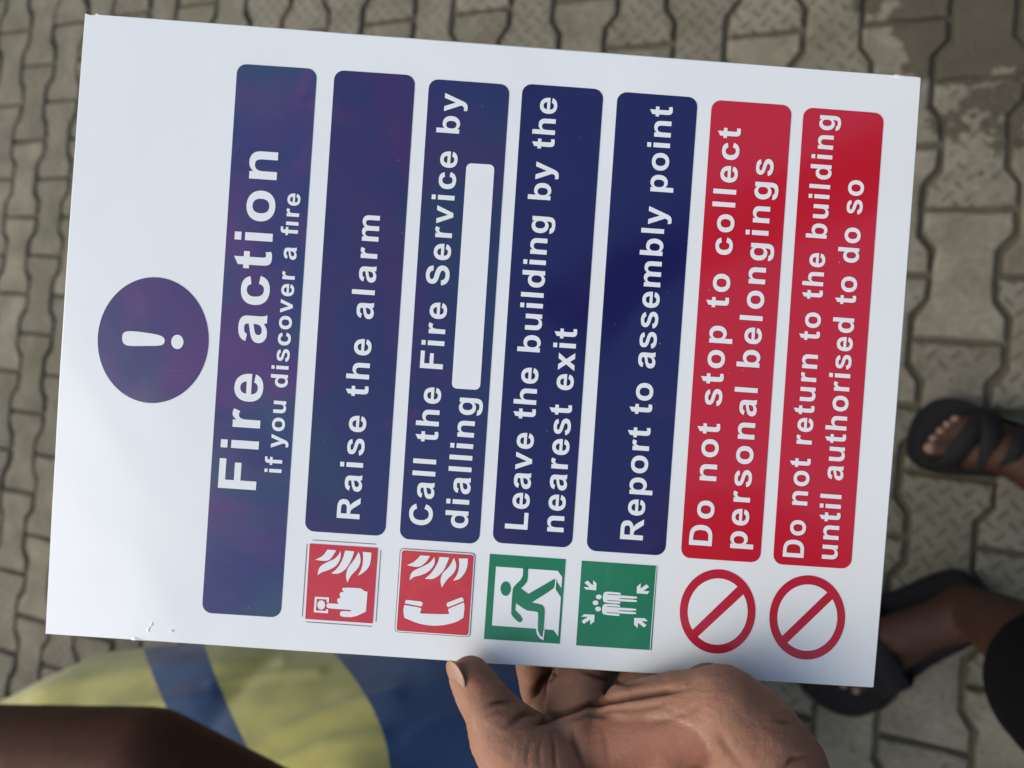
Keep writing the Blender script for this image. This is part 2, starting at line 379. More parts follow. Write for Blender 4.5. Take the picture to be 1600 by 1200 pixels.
# ---- letter shapes: bold grotesque drawn for this script, 1000 units to the em
G = {
'F': (611, "M74 0V716H587V590H222V425H528V302H222V0Z"),
'L': (611, "M76 0V716H222V126H583V0Z"),
'D': (722, "M72 0V716H340C560 716 674 590 674 358C674 130 560 0 345 0Z|M218 122H330C470 122 524 190 524 358C524 525 468 595 325 595H218Z"),
'R': (722, "M73 0V716H377C550 716 642 655 642 513C642 400 580 335 455 318C520 280 550 240 605 155L702 0H529L412 172C350 265 325 299 247 299H218V0Z|M218 413H325C440 413 492 430 492 505C492 570 450 595 395 595H218Z"),
'C': (722, "M530 265L671 220C638 75 530 -12 380 -12C180 -12 48 130 48 355C48 590 180 732 388 732C540 732 635 650 669 528L525 494C508 565 455 606 380 606C268 606 197 525 197 363C197 195 266 113 376 113C455 113 508 162 530 265Z"),
'S': (667, "M36 233L181 247C195 160 245 112 335 112C430 112 475 155 475 208C475 270 400 282 270 315C125 352 65 415 65 520C65 650 170 728 325 728C500 728 600 645 605 505L457 499C447 575 405 608 325 608C245 608 200 578 200 535C200 490 245 475 375 445C550 404 623 340 623 210C623 70 510 -13 335 -13C160 -13 55 70 36 233Z"),
'a': (556, "M524 0H388C378 18 372 36 368 58C318 10 268 -12 205 -12C98 -12 34 52 34 140C34 250 115 290 250 316C300 326 335 333 360 343C362 405 345 424 280 424C220 424 196 404 182 362L57 384C82 485 150 532 292 532C430 532 497 492 499 372L497 165C496 90 502 50 524 0Z|M360 253C340 246 310 240 270 231C200 216 173 195 173 153C173 112 202 88 245 88C315 88 360 135 360 210Z"),
'b': (611, "M64 0V716H204V466C240 512 286 532 340 532C478 532 570 435 570 266C570 90 472 -12 342 -12C282 -12 232 16 194 70V0Z|M316 420C242 420 203 362 203 264C203 150 246 96 318 96C384 96 427 150 427 260C427 370 386 420 316 420Z"),
'c': (556, "M531 366L393 341C386 394 352 420 302 420C226 420 182 370 182 270C182 150 226 98 304 98C360 98 394 130 408 200L545 176C521 56 443 -12 298 -12C132 -12 38 90 38 260C38 432 132 532 300 532C434 532 506 480 531 366Z"),
'e': (556, "M372 165L512 142C485 42 410 -12 280 -12C110 -12 33 95 33 256C33 430 130 532 270 532C430 532 524 430 517 211H165C167 135 205 90 274 90C325 90 357 115 372 165Z|M380 305C378 380 335 420 277 420C215 420 170 380 171 305Z"),
'f': (333, "M12 519H88V558C88 680 125 728 245 728C285 728 325 724 348 716L330 620C310 626 290 629 272 629C235 629 226 608 226 562V519H329V411H226V0H88V411H12Z"),
'g': (611, "M546 519H415V445C380 500 330 532 266 532C136 532 42 432 42 266C42 108 130 -4 265 -4C322 -4 368 20 406 70V-2C406 -80 365 -108 294 -108C235 -108 205 -92 200 -52L44 -34C44 -150 130 -215 300 -215C460 -215 546 -160 546 20Z|M296 420C222 420 184 366 184 270C184 160 226 106 294 106C366 106 408 162 408 266C408 366 366 420 296 420Z"),
'h': (611, "M68 0V716H206V452C244 506 290 532 350 532C470 532 542 462 542 330V0H404V296C404 384 374 424 312 424C240 424 206 376 206 270V0Z"),
'i': (278, "M72 0V519H210V0Z|M72 589V716H210V589Z"), 'ı': (278, "M72 0V519H210V0Z"),
'l': (278, "M70 0V716H208V0Z"),
'm': (889, "M62 0V519H190V448C230 502 280 532 338 532C402 532 450 504 480 448C525 504 574 532 632 532C754 532 822 464 822 332V0H684V297C684 385 658 424 600 424C540 424 511 378 511 280V0H373V285C373 385 350 424 292 424C230 424 200 375 200 280V0Z"),
'n': (611, "M64 0V519H194V443C235 502 285 532 348 532C472 532 544 460 544 325V0H406V290C406 384 376 424 314 424C240 424 202 372 202 255V0Z"),
'o': (611, "M306 532C470 532 571 425 571 260C571 95 468 -12 306 -12C144 -12 40 95 40 262C40 425 144 532 306 532Z|M306 418C224 418 180 362 180 260C180 160 224 102 306 102C388 102 431 160 431 260C431 362 388 418 306 418Z"),
'p': (611, "M66 -199V519H196V446C235 504 284 532 344 532C476 532 572 430 572 264C572 92 474 -12 344 -12C286 -12 245 12 204 58V-199Z|M316 422C242 422 202 366 202 268C202 154 246 98 318 98C386 98 430 152 430 262C430 370 386 422 316 422Z"),
'r': (389, "M66 0V519H194V445C232 515 262 532 302 532C332 532 356 523 388 508L344 388C318 404 300 410 282 410C228 410 204 366 204 238V0Z"),
's': (556, "M24 148L162 169C175 112 215 88 280 88C345 88 385 112 385 150C385 185 355 195 270 215C120 252 50 290 50 390C50 480 120 532 268 532C405 532 475 485 500 392L370 368C358 410 325 430 270 430C205 430 175 412 175 382C175 355 200 342 320 315C460 283 523 240 523 150C523 50 440 -12 280 -12C130 -12 46 47 24 148Z"),
't': (333, "M309 519V409H215V200C215 115 218 102 252 102C266 102 285 106 310 115L322 8C290 -6 255 -12 210 -12C110 -12 77 30 77 160V409H14V519H77V622L215 702V519Z"),
'v': (556, "M208 0L5 519H152L272 165L394 519H537L332 0Z"),
'x': (556, "M8 0L196 268L18 519H188L276 385L367 519H533L356 273L548 0H377L277 150L174 0Z"),
'y': (556, "M8 519H158L283 165L402 519H547L345 -28C300 -155 265 -212 150 -212C110 -212 85 -209 61 -204L49 -96C75 -101 95 -103 115 -103C170 -103 190 -70 205 3Z"),
}
import re
def path(d, n=7):
    rings = []
    for sub in d.split('|'):
        pts = []; cur = (0, 0)
        for cmd, arg in re.findall(r'([MLHVCZ])([^MLHVCZ]*)', sub):
            v = [float(x) for x in arg.split()]
            if cmd in 'ML': cur = (v[0], v[1]); pts.append(cur)
            elif cmd == 'H': cur = (v[0], cur[1]); pts.append(cur)
            elif cmd == 'V': cur = (cur[0], v[0]); pts.append(cur)
            elif cmd == 'C':
                p0, p1, p2, p3 = cur, (v[0], v[1]), (v[2], v[3]), (v[4], v[5])
                for k in range(1, n + 1):
                    t = k / n; q = 1 - t
                    pts.append(tuple(q**3 * a + 3 * q * q * t * b + 3 * q * t * t * c + t**3 * d_ for a, b, c, d_ in zip(p0, p1, p2, p3)))
                cur = p3
        if len(pts) > 1 and math.dist(pts[0], pts[-1]) < .5: pts.pop()
        rings.append(pts)
    return rings
GP = {k: (w_, path(d)) for k, (w_, d) in G.items()}
for a, b in (('d', 'b'), ('u', 'n')):
    w_, rr = GP[b]
    GP[a] = (w_, [[(w_ - x, y) if a == 'd' else (w_ - x, 519 - y) for x, y in r] for r in rr])
def bounds(ch):
    xs = [p[0] for r in GP[ch][1] for p in r]; return min(xs), max(xs)
def text(s_, A, B, size, sx, parent, mat):
    """letters along the baseline from photo pixel A to B; the spare length is shared as letter spacing"""
    A, B = Vector(A), Vector(B); L = (B - A).length; dr = (B - A) / L
    upv = Vector((dr.y, -dr.x)); upv = (upv + Vector((0, -.0)) ).normalized()
    if upv.x > 0: upv = -upv
    k = size / 1000
    adv = lambda c: 278 if c == ' ' else GP[c][0]
    x0 = bounds(s_[0])[0]; tot = sum(adv(c) for c in s_[:-1]) + bounds(s_[-1])[1] - x0
    track = (L - tot * k * sx) / (len(s_) - 1)
    polys = []; pos = -x0 * k * sx
    for c in s_:
        if c != ' ':
            fn = lambda p: tuple(A + dr * (pos + p[0] * k * sx) + upv * (p[1] * k))
            rr = [[fn(p) for p in r] for r in GP[c][1]]
            if c == 'i': polys += [[rr[0]], [rr[1]]]
            else: polys.append(rr)
        pos += adv(c) * k * sx + (0 if c == 'f' and 'fı' in s_ else track)
    return sheet('lettering', polys, 2, mat, parent)

panels = [
 ('blue_glare', (371, 99.5), (495.5, 108), (438.5, 965), (315.5, 957), [("Fire action", (400, 765.8), (435.2, 238.5), 83, 1.09), ("if you discover a fıre", (440, 739), (470.2, 297.5), 37.3, 1.07)]),
 ('blue', (523, 109.5), (649, 118), (601.7, 837.7), (476, 829.5), [("Raise the alarm", (561.7, 811.3), (594, 337.7), 50, 1.06)]),
 ('blue', (670.7, 123.3), (796.5, 132.5), (748.5, 850), (624, 841.7), [("Call the Fire Service by", (674.6, 821.6), (721.6, 147.3), 50, 1.06), ("dialling", (730.3, 826), (744.7, 622.7), 50, 1.06)]),
 ('blue_low_glare', (816.7, 130.7), (943, 140), (893.5, 856), (769.3, 847.5), [("Leave the building by the", (824, 827.7), (870.8, 154), 49.5, 1.05), ("nearest exit", (880.3, 831.7), (901.5, 514.3), 49.5, 1.05)]),
 ('blue_low_glare', (965, 143.3), (1090.3, 152.7), (1039, 868.3), (916, 860), [("Report to assembly point", (1004, 844.3), (1050.8, 167.7), 49.8, 1.05)]),
 ('red', (1112.3, 156), (1237.3, 165), (1187.5, 879.3), (1063.3, 871), [("Do not stop to collect", (1111.7, 853.3), (1157, 201), 50, 1.07), ("personal belongings", (1166.4, 857.7), (1208.6, 249.3), 50, 1.07)]),
 ('red', (1255.7, 167.7), (1381.3, 177.3), (1329.5, 889), (1207.3, 881), [("Do not return to the building", (1255, 871.7), (1304.8, 181.7), 45.5, 1.0), ("until authorised to do so", (1307.4, 874.3), (1350, 282.7), 46, 1.0)]),
]
for mat, a, b, c, d, lines in panels:
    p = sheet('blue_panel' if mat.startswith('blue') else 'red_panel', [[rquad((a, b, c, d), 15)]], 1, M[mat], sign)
    p['label'] = ('blue' if mat.startswith('blue') else 'red') + ' rounded panel reading "' + ' / '.join(l[0].replace('ı', 'i') for l in lines) + '"'
    for l in lines:
        text(*l, p, M['white_ink'])
    if lines[0][0].startswith('Call'):
        sheet('blank_field', [[rquad(((729, 255), (772.7, 257.7), (750, 609.3), (705.7, 606.7)), 8)]], 2, M['white_ink'], p)
# round symbol with the exclamation mark
sym = sheet('warning_symbol', [[ell(239.4, 531.5, 86.6, 98.3, 96, .05)]], 1, M['blue_glare'], sign)
bar = [(191, 529), (192, 521), (198, 517.5), (210, 517.5), (230, 520), (250, 523.5), (257, 528), (258, 533), (256, 538), (250, 540.3), (230, 540.5), (210, 540.8), (198, 540), (192.5, 536)]
sheet('exclamation_mark', [[smoothpoly(bar, 2)], [ell(277.5, 534.2, 9.6, 11.2, 32)]], 2, M['white_ink'], sym)
# pictograms, traced in eight-times enlargements of the print
def tr(ox, oy): return lambda pts: [(ox + x / 7.5, oy + y / 7.5) for x, y in pts]
def line(a, b, wd):
    a, b = Vector(a), Vector(b); d = (b - a).normalized(); nn = Vector((-d.y, d.x)) * wd / 2
    return [tuple(a + nn), tuple(b + nn), tuple(b - nn), tuple(a - nn)]
t = tr(460, 830)
pic = sheet('pictogram', [[t(rquad([(180, 143), (980, 193), (918, 1080), (127, 1027)], 10, 3))]], 1, M['red_icon'], sign); pic['label'] = 'red square showing a finger pressing an alarm button under flames'
sheet('outline', [[t(line(*q, 8))] for q in (((212, 103), (958, 152)), ((148, 150), (92, 1000)), ((1012, 220), (955, 1060)), ((135, 1062), (905, 1115)))], 1, M['grey_line'], pic)
FL1 = [([(243, 333), (330, 295), (372, 240), (390, 213), (492, 222), (460, 275), (420, 330), (375, 348), (300, 342)], (0, 3, 4)),
 ([(272, 515), (285, 440), (320, 395), (400, 355), (480, 320), (520, 275), (542, 230), (548, 290), (525, 360), (480, 415), (400, 455), (330, 475), (290, 500)], (0, 6)),
 ([(432, 493), (500, 440), (550, 365), (580, 290), (597, 225), (703, 235), (680, 310), (640, 390), (590, 455), (540, 488), (490, 500)], (0, 4, 5)),
 ([(622, 600), (605, 540), (612, 470), (640, 410), (690, 350), (730, 290), (752, 240), (775, 290), (778, 360), (750, 430), (700, 480), (655, 530)], (0, 6)),
 ([(742, 520), (785, 450), (805, 370), (808, 300), (803, 240), (903, 250), (900, 330), (880, 410), (835, 465), (785, 500)], (0, 4, 5))]
sheet('flames', [[t(smoothpoly(p, 2, set(sh)))] for p, sh in FL1], 2, M['white_ink'], pic)
sheet('alarm_button', [[t([(243, 765), (408, 775), (404, 835), (380, 835), (382, 798), (265, 790), (253, 925), (370, 932), (371, 913), (398, 915), (395, 960), (228, 948)])], [t(ell(316, 862, 46, 54, 32))]], 2, M['white_ink'], pic)
hp = [(378, 862), (385, 848), (402, 842), (518, 850), (500, 815), (510, 785), (548, 775), (528, 745), (540, 715), (580, 708), (558, 680), (575, 657), (770, 665), (800, 680), (822, 700), (858, 707), (840, 940), (695, 1008), (550, 1000), (533, 975), (540, 940), (570, 932), (660, 938), (665, 922), (540, 912), (400, 902), (378, 885)]
sheet('pointing_hand', [[t(smoothpoly(hp, 1, {3, 6, 9, 15, 16, 22, 23}))]], 2, M['white_ink'], pic)
t = tr(600, 840)
pic = sheet('pictogram', [[t(rquad([(188, 122), (1075, 180), (1010, 1168), (122, 1105)], 46))]], 1, M['grey_line'], sign); pic['label'] = 'red square with a telephone handset under flames, white rim and thin grey outline'
sheet('rim', [[t(rquad([(197, 131), (1066, 188), (1002, 1159), (131, 1097)], 40))]], 2, M['white_ink'], pic)
sheet('red_field', [[t(rquad([(213, 146), (1052, 203), (986, 1144), (148, 1086)], 28))]], 3, M['red_icon'], pic)
FL2 = [([(272, 320), (350, 285), (400, 240), (428, 205), (540, 213), (510, 265), (465, 310), (415, 340), (350, 338)], (0, 3, 4)),
 ([(303, 497), (310, 430), (345, 385), (420, 350), (510, 310), (560, 270), (592, 220), (600, 285), (570, 350), (510, 405), (430, 440), (350, 455)], (0, 6)),
 ([(480, 478), (550, 420), (600, 350), (635, 285), (652, 222), (765, 230), (735, 310), (695, 390), (640, 445), (590, 475), (540, 485)], (0, 4, 5)),
 ([(680, 580), (662, 520), (670, 450), (700, 400), (755, 350), (795, 290), (820, 232), (845, 290), (850, 350), (815, 420), (755, 470), (715, 520)], (0, 6)),
 ([(810, 502), (855, 440), (878, 370), (885, 300), (878, 240), (985, 242), (980, 330), (955, 400), (910, 460), (870, 490)], (0, 4, 5))]
sheet('flames', [[t(smoothpoly(p, 2, set(sh)))] for p, sh in FL2], 4, M['white_ink'], pic)
sheet('handset', [[t([(246, 766), (252, 738), (262, 728), (278, 727), (432, 744), (450, 756), (457, 772), (440, 803)])], [t([(752, 812), (740, 800), (733, 772), (748, 757), (900, 698), (918, 698), (930, 712), (937, 738)])],
  [t(smoothpoly([(243, 785), (428, 815), (442, 833), (422, 878), (436, 886), (755, 895), (765, 880), (750, 845), (755, 828), (938, 755), (945, 800), (940, 870), (930, 935), (850, 985), (740, 1015), (620, 1030), (500, 1022), (380, 995), (240, 935), (228, 860), (232, 815)], 1, {0, 9, 12, 18}))]], 4, M['white_ink'], pic)
t = tr(740, 850)
pic = sheet('pictogram', [[t([(190, 115), (1080, 178), (1010, 1168), (120, 1112)])]], 1, M['green'], sign); pic['label'] = 'green square with a figure running out through a doorway'
sheet('doorway', [[t([(263, 262), (985, 312), (1038, 385), (1028, 515), (968, 425), (962, 530), (1022, 622), (990, 1080), (935, 1005), (215, 952)])]], 2, M['white_ink'], pic)
rf = [(580, 283), (638, 288), (632, 425), (612, 460), (553, 518), (640, 582), (942, 408), (956, 412), (950, 490), (930, 525), (680, 683), (800, 708), (830, 745), (832, 800), (820, 1000), (806, 1088), (785, 1072), (760, 1020), (750, 960), (758, 815), (748, 790), (635, 780), (595, 760), (495, 692), (487, 770), (572, 862), (568, 905), (540, 917), (515, 905), (450, 840), (437, 800), (455, 530), (475, 490), (575, 395)]
sheet('running_figure', [[t(smoothpoly(rf, 1, {0, 1, 4, 5, 6, 7, 10, 15, 23, 24}))], [t(ell(375, 521, 60, 84, 40))]], 3, M['green'], pic)
sheet('foot_rim', [[t([(732, 985), (750, 985), (762, 1030), (785, 1073), (806, 1090), (820, 1000), (832, 1000), (819, 1123), (778, 1103), (746, 1062), (733, 1020)])], [t([(956, 410), (968, 425), (964, 500), (962, 530), (932, 530), (950, 490)])]], 4, M['white_ink'], pic)
t = tr(880, 860)
pic = sheet('pictogram', [[t([(217, 120), (1103, 180), (1035, 1168), (150, 1112)])]], 1, M['green'], sign); pic['label'] = 'green square with four arrows pointing at a group of standing figures'
sheet('edge_line', [[t(line((1092, 181), (1016, 1166), 8))]], 2, M['white_ink'], pic)
arrows = [[(283, 350), (348, 410), (352, 347), (390, 385), (385, 467), (265, 455), (238, 428), (310, 430), (248, 378)],
 [(860, 500), (862, 425), (908, 382), (905, 445), (975, 395), (1005, 425), (938, 472), (1012, 478), (985, 510)],
 [(368, 752), (362, 832), (315, 870), (318, 808), (240, 858), (215, 825), (290, 775), (210, 775), (245, 745)],
 [(832, 788), (955, 792), (990, 828), (920, 826), (975, 875), (945, 900), (875, 845), (872, 908), (828, 868)]]
for a in arrows: sheet('arrow', [[t(a)]], 2, M['white_ink'], pic)
bd = [(462, 530), (480, 488), (515, 480), (665, 492), (677, 506), (668, 519), (650, 518), (650, 524), (855, 538), (868, 550), (860, 565), (650, 556), (650, 566), (852, 577), (866, 590), (855, 605), (650, 592), (650, 596), (668, 600), (668, 618), (655, 625), (490, 610), (465, 590)]
for dx, dy in ((0, 0), (-9, 142)):
    q = [(x + dx, y + dy) for x, y in bd]
    sl = [[(x + dx, y + dy) for x, y in line(a, b, 6)] for a, b in (((518, 512), (652, 521)), ((516, 583), (652, 593)))]
    sheet('standing_figure', [[t(smoothpoly(q, 1))]], 2, M['white_ink'], pic)
    sheet('figure_slit', [[t(x)] for x in sl], 3, M['green'], pic)
sheet('heads', [[t(ell(x, y, 34, 28, 28))] for x, y in ((416, 543), (378, 612), (408, 684))], 2, M['white_ink'], pic)
for (cx, cy, b4) in ((1121.1, 955.3, ((545, 248), (590, 305), (213, 665), (170, 610))), (1261.1, 964.7, ((1293, 298), (1335, 352), (958, 713), (915, 660)))):
    ro = sheet('prohibition_symbol', [[ell(cx, cy, 59.2, 65.8, 80, .05)]], 1, M['red_ring'], sign)
    q = [Vector((1050 + x / 5.333, 870 + y / 5.333)) for x, y in b4]
    inner = ell(cx, cy, 46.7, 51.8, 160, .05)
    polys = []
    for p0, p1, sgn in ((q[0], q[3], 1), (q[1], q[2], -1)):
        d = p1 - p0; keep = [(p, (d.x * (p[1] - p0.y) - d.y * (p[0] - p0.x)) * sgn > 0) for p in inner]
        k0 = next(i for i in range(len(keep)) if keep[i][1] and not keep[i - 1][1]); arc = []
        for i in range(len(keep)):
            p, ok = keep[(k0 + i) % len(keep)]
            if not ok: break
            arc.append(p)
        polys.append([arc])
    sheet('white_segment', polys, 2, M['white_ink'], ro)

# ------------------------------------------------------------------ organic shapes: union of round cones, remeshed to one surface
_b = bmesh.new(); bmesh.ops.create_icosphere(_b, subdivisions=3, radius=1); ICO = [v.co.copy() for v in _b.verts]; _b.free()
def round_cone(bm, p0, r0, p1, r1, seg=2):
    for p, r in ((p0, r0), (p1, r1)):
        for q in ICO: bm.verts.new(p + q * r)
    bmesh.ops.convex_hull(bm, input=bm.verts[:])
    bmesh.ops.delete(bm, geom=[v for v in bm.verts if not v.link_faces], context='VERTS')
def blob(name, chains, voxel, smooth=4, fac=.5):
    parts = []
    bm = bmesh.new()
    for ch in chains:
        for (p0, r0), (p1, r1) in zip(ch, ch[1:]):
            b2 = bmesh.new(); round_cone(b2, Vector(p0), r0, Vector(p1), r1)
            m_ = bpy.data.meshes.new('tmp'); b2.to_mesh(m_); b2.free(); bm.from_mesh(m_); bpy.data.meshes.remove(m_)
    me = bpy.data.meshes.new(name); bm.to_mesh(me); bm.free()
    o = bpy.data.objects.new(name, me); C.objects.link(o)
    r = o.modifiers.new('r', 'REMESH'); r.mode = 'VOXEL'; r.voxel_size = voxel
    if smooth: sm = o.modifiers.new('s', 'SMOOTH'); sm.iterations = smooth; sm.factor = fac
    dg = bpy.context.evaluated_depsgraph_get(); ev = o.evaluated_get(dg)
    out = bpy.data.meshes.new_from_object(ev); bpy.data.objects.remove(o); bpy.data.meshes.remove(me)
    out.name = name
    return out
def set_attr(me, name, fn, typ='FLOAT_VECTOR'):
    a = me.attributes.new(name, typ, 'POINT')
    for v in me.vertices:
        if typ == 'FLOAT': a.data[v.index].value = fn(v.co)
        else: a.data[v.index].vector = fn(v.co)
def project(p):
    q = ROT.transposed() @ (p - CAM)
    return (CX + FPX * q.x / -q.z, CY - FPX * q.y / -q.z, -q.z)
def seg_dist(x, y, poly):
    best = 1e9
    for (ax, ay), (bx, by) in zip(poly, poly[1:]):
        dx, dy = bx - ax, by - ay; L2 = dx * dx + dy * dy
        t_ = max(0, min(1, ((x - ax) * dx + (y - ay) * dy) / L2)); d = math.hypot(x - ax - t_ * dx, y - ay - t_ * dy)
        if d < best: best = d
    return best
def inpoly(x, y, P):
    r = False
    for (ax, ay), (bx, by) in zip(P, P[1:] + P[:1]):
        if (ay > y) != (by > y) and x < (bx - ax) * (y - ay) / (by - ay) + ax: r = not r
    return r

# ---- hand holding the sign (left palm facing the viewer, fingers behind the board)
PXM = FPX / ZS
def H(px, py, dz, r): return (at(px, py, ZS - dz / 1000.0), r / PXM)
hand_ch = [
 [H(735, 1059, 9, 33), H(750, 1085, 10, 38), H(768, 1112, 10, 41), H(790, 1150, 9, 56), H(845, 1215, 7, 80), H(900, 1310, 2, 105), H(960, 1480, -6, 105)],   # thumb, thenar
 [H(800, 1146, 6, 36), H(835, 1158, 3, 38), H(880, 1170, 0, 44)],                                                # web of the thumb
 [H(880, 1172, -1, 50), H(950, 1158, 2, 56), H(1040, 1134, 9, 62), H(1128, 1112, 17, 68)],
 [H(1128, 1112, 17, 68), H(1166, 1150, 15, 78), H(1192, 1215, 11, 100), H(1200, 1320, 4, 108), H(1120, 1490, -6, 105)],
 [H(880, 1172, -1, 50), H(960, 1300, -6, 80), H(1010, 1480, -8, 100)],
 [H(950, 1158, 2, 56), H(1020, 1300, -6, 85), H(1040, 1480, -8, 100)],
 [H(985, 1112, 4, 46), H(1060, 1104, 10, 52), H(1128, 1110, 17, 62)],
 [H(1040, 1134, 9, 62), H(1090, 1290, 0, 90), H(1090, 1480, -8, 100)],
 # fingers: knuckle, then round the edge and flat behind the board
 [H(868, 1138, -9, 31), H(840, 1078, -26, 30), H(828, 1010, -31, 31), H(800, 900, -19, 30), H(780, 830, -11.5, 26)],
 [H(898, 1135, 0, 48), H(898, 1080, -9, 46), H(925, 1010, -22, 37), H(930, 900, -20, 32), H(935, 810, -11.5, 27)],
 [H(985, 1125, 4, 48), H(1000, 1078, -8, 40), H(1020, 1010, -20, 36), H(1040, 910, -18, 31), H(1050, 830, -11, 26)],
 [H(1085, 1115, 10, 50), H(1095, 1082, -2, 40), H(1110, 1020, -17, 33), H(1130, 940, -16, 28), H(1140, 880, -10.5, 24)],
]
ELBOW = CAM + ROT @ Vector((.20, -.45, -.28))
wr = at(1035, 1560, ZS + .008)
hand_ch.append([(at(985, 1480, ZS + .006), .026), (at(1000, 1580, ZS + .008), .024), (wr.lerp(ELBOW, .4), .030)])
hand_ch.append([(at(1100, 1480, ZS + .006), .026), (at(1080, 1580, ZS + .008), .024), (wr.lerp(ELBOW, .4), .030)])
hme = blob('body', hand_ch, .0009, 9, .5)
creases = [  # polyline in photo pixels, depth mm, half width px
 ([(836, 1133), (862, 1119), (890, 1110), (925, 1099), (960, 1093), (1000, 1086), (1062, 1076)], 2.1, 4.5),
 ([(800, 1122), (826, 1113), (846, 1116)], 1.2, 4), ([(792, 1135), (812, 1122), (822, 1113)], 1.0, 4),
 ([(760, 1102), (780, 1096), (806, 1094)], 1.1, 3.5), ([(752, 1124), (778, 1112), (800, 1108)], .5, 3),
 ([(826, 1092), (838, 1076), (856, 1058), (872, 1044)], 2.2, 6),
 ([(905, 1047), (925, 1053), (950, 1063), (980, 1068), (1016, 1063)], .8, 3.5),
 ([(862, 1142), (866, 1165), (869, 1205)], .6, 3), ([(893, 1132), (898, 1160), (916, 1205)], .6, 3), ([(941, 1136), (947, 1165), (952, 1205)], .4, 5),
 ([(915, 1118), (950, 1110), (1000, 1108), (1040, 1100)], .6, 4), ([(880, 1128), (920, 1117), (960, 1120)], .6, 4),
 ([(1212, 1124), (1228, 1128), (1246, 1132)], .8, 3), ([(1226, 1202), (1240, 1186), (1264, 1182)], 1.0, 4),
 ([(895, 1072), (899, 1082)], .4, 3), ([(1120, 1145), (1140, 1175), (1165, 1205)], .6, 7),
 ([(846, 1150), (842, 1175), (845, 1205)], .35, 3), ([(830, 1152), (824, 1180), (826, 1205)], .3, 3), ([(1010, 1130), (1060, 1118), (1110, 1096)], .4, 6),
]
hme.update()
nrm = [v.normal.copy() for v in hme.vertices]
ta = hme.attributes.new('tone', 'FLOAT_VECTOR', 'POINT')
patch = [(905, 1122), (960, 1124), (1015, 1121), (1060, 1125), (1088, 1139), (1104, 1158), (1112, 1180), (1122, 1240), (930, 1240), (912, 1180)]
pline = [(1012, 1119), (1058, 1123), (1088, 1138), (1104, 1157), (1110, 1172)]
flk = [([(1040, 1103), (1060, 1110), (1075, 1115)]), ([(1092, 1106), (1122, 1106)]), ([(1062, 1074), (1080, 1072), (1090, 1062)]), ([(1098, 1092), (1102, 1084)]), ([(938, 1062), (950, 1066)]), ([(853, 1140), (868, 1134), (874, 1140)]), [(820, 1150), (826, 1200)], [(838, 1148), (840, 1195)], [(806, 1158), (800, 1195)], [(738, 1112), (742, 1140)], [(920, 1112), (960, 1106)], [(760, 1130), (790, 1150)], [(1000, 1098), (1040, 1092)]]
for v in hme.vertices:
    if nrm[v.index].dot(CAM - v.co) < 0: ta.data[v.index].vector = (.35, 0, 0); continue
    x, y, z = project(v.co)
    if not (660 < x < 1330 and y < 1260): ta.data[v.index].vector = (.2, .2, 0); continue
    dsp = 0; dk = 0
    for pl_, dep, hw in creases:
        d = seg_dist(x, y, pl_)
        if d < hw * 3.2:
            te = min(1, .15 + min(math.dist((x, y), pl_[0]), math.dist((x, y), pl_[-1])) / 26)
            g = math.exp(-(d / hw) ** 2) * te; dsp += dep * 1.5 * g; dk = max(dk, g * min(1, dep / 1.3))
    nz = noise.noise(Vector((x * .03, y * .045, 0))) * .7 + noise.noise(Vector((x * .05 + y * .02, y * .2, 9))) * .45 + noise.noise(Vector((x * .09, y * .11, 4))) * .25
    v.co -= nrm[v.index] * (dsp + nz * .4) / 1000
    red = 0.0; pt = 0
    if inpoly(x, y, patch): red = min(1, seg_dist(x, y, patch + patch[:1]) / 9) * .75; pt = red * .28
    red = max(red, .35 * max(0, 1 - math.hypot(x - 770, (y - 1060)) / 60), .3 * max(0, 1 - math.hypot(x - 890, (y - 1080)) / 60))
    lt = .8 * math.exp(-(seg_dist(x, y, pline) / 1.9) ** 2)
    for f_ in flk: lt = max(lt, .42 * math.exp(-(seg_dist(x, y, f_) / 1.7) ** 2))
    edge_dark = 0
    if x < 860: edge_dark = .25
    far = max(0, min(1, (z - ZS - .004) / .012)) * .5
    ta.data[v.index].vector = (min(1, dk * .85 + edge_dark * .3 + far + pt), red, lt)

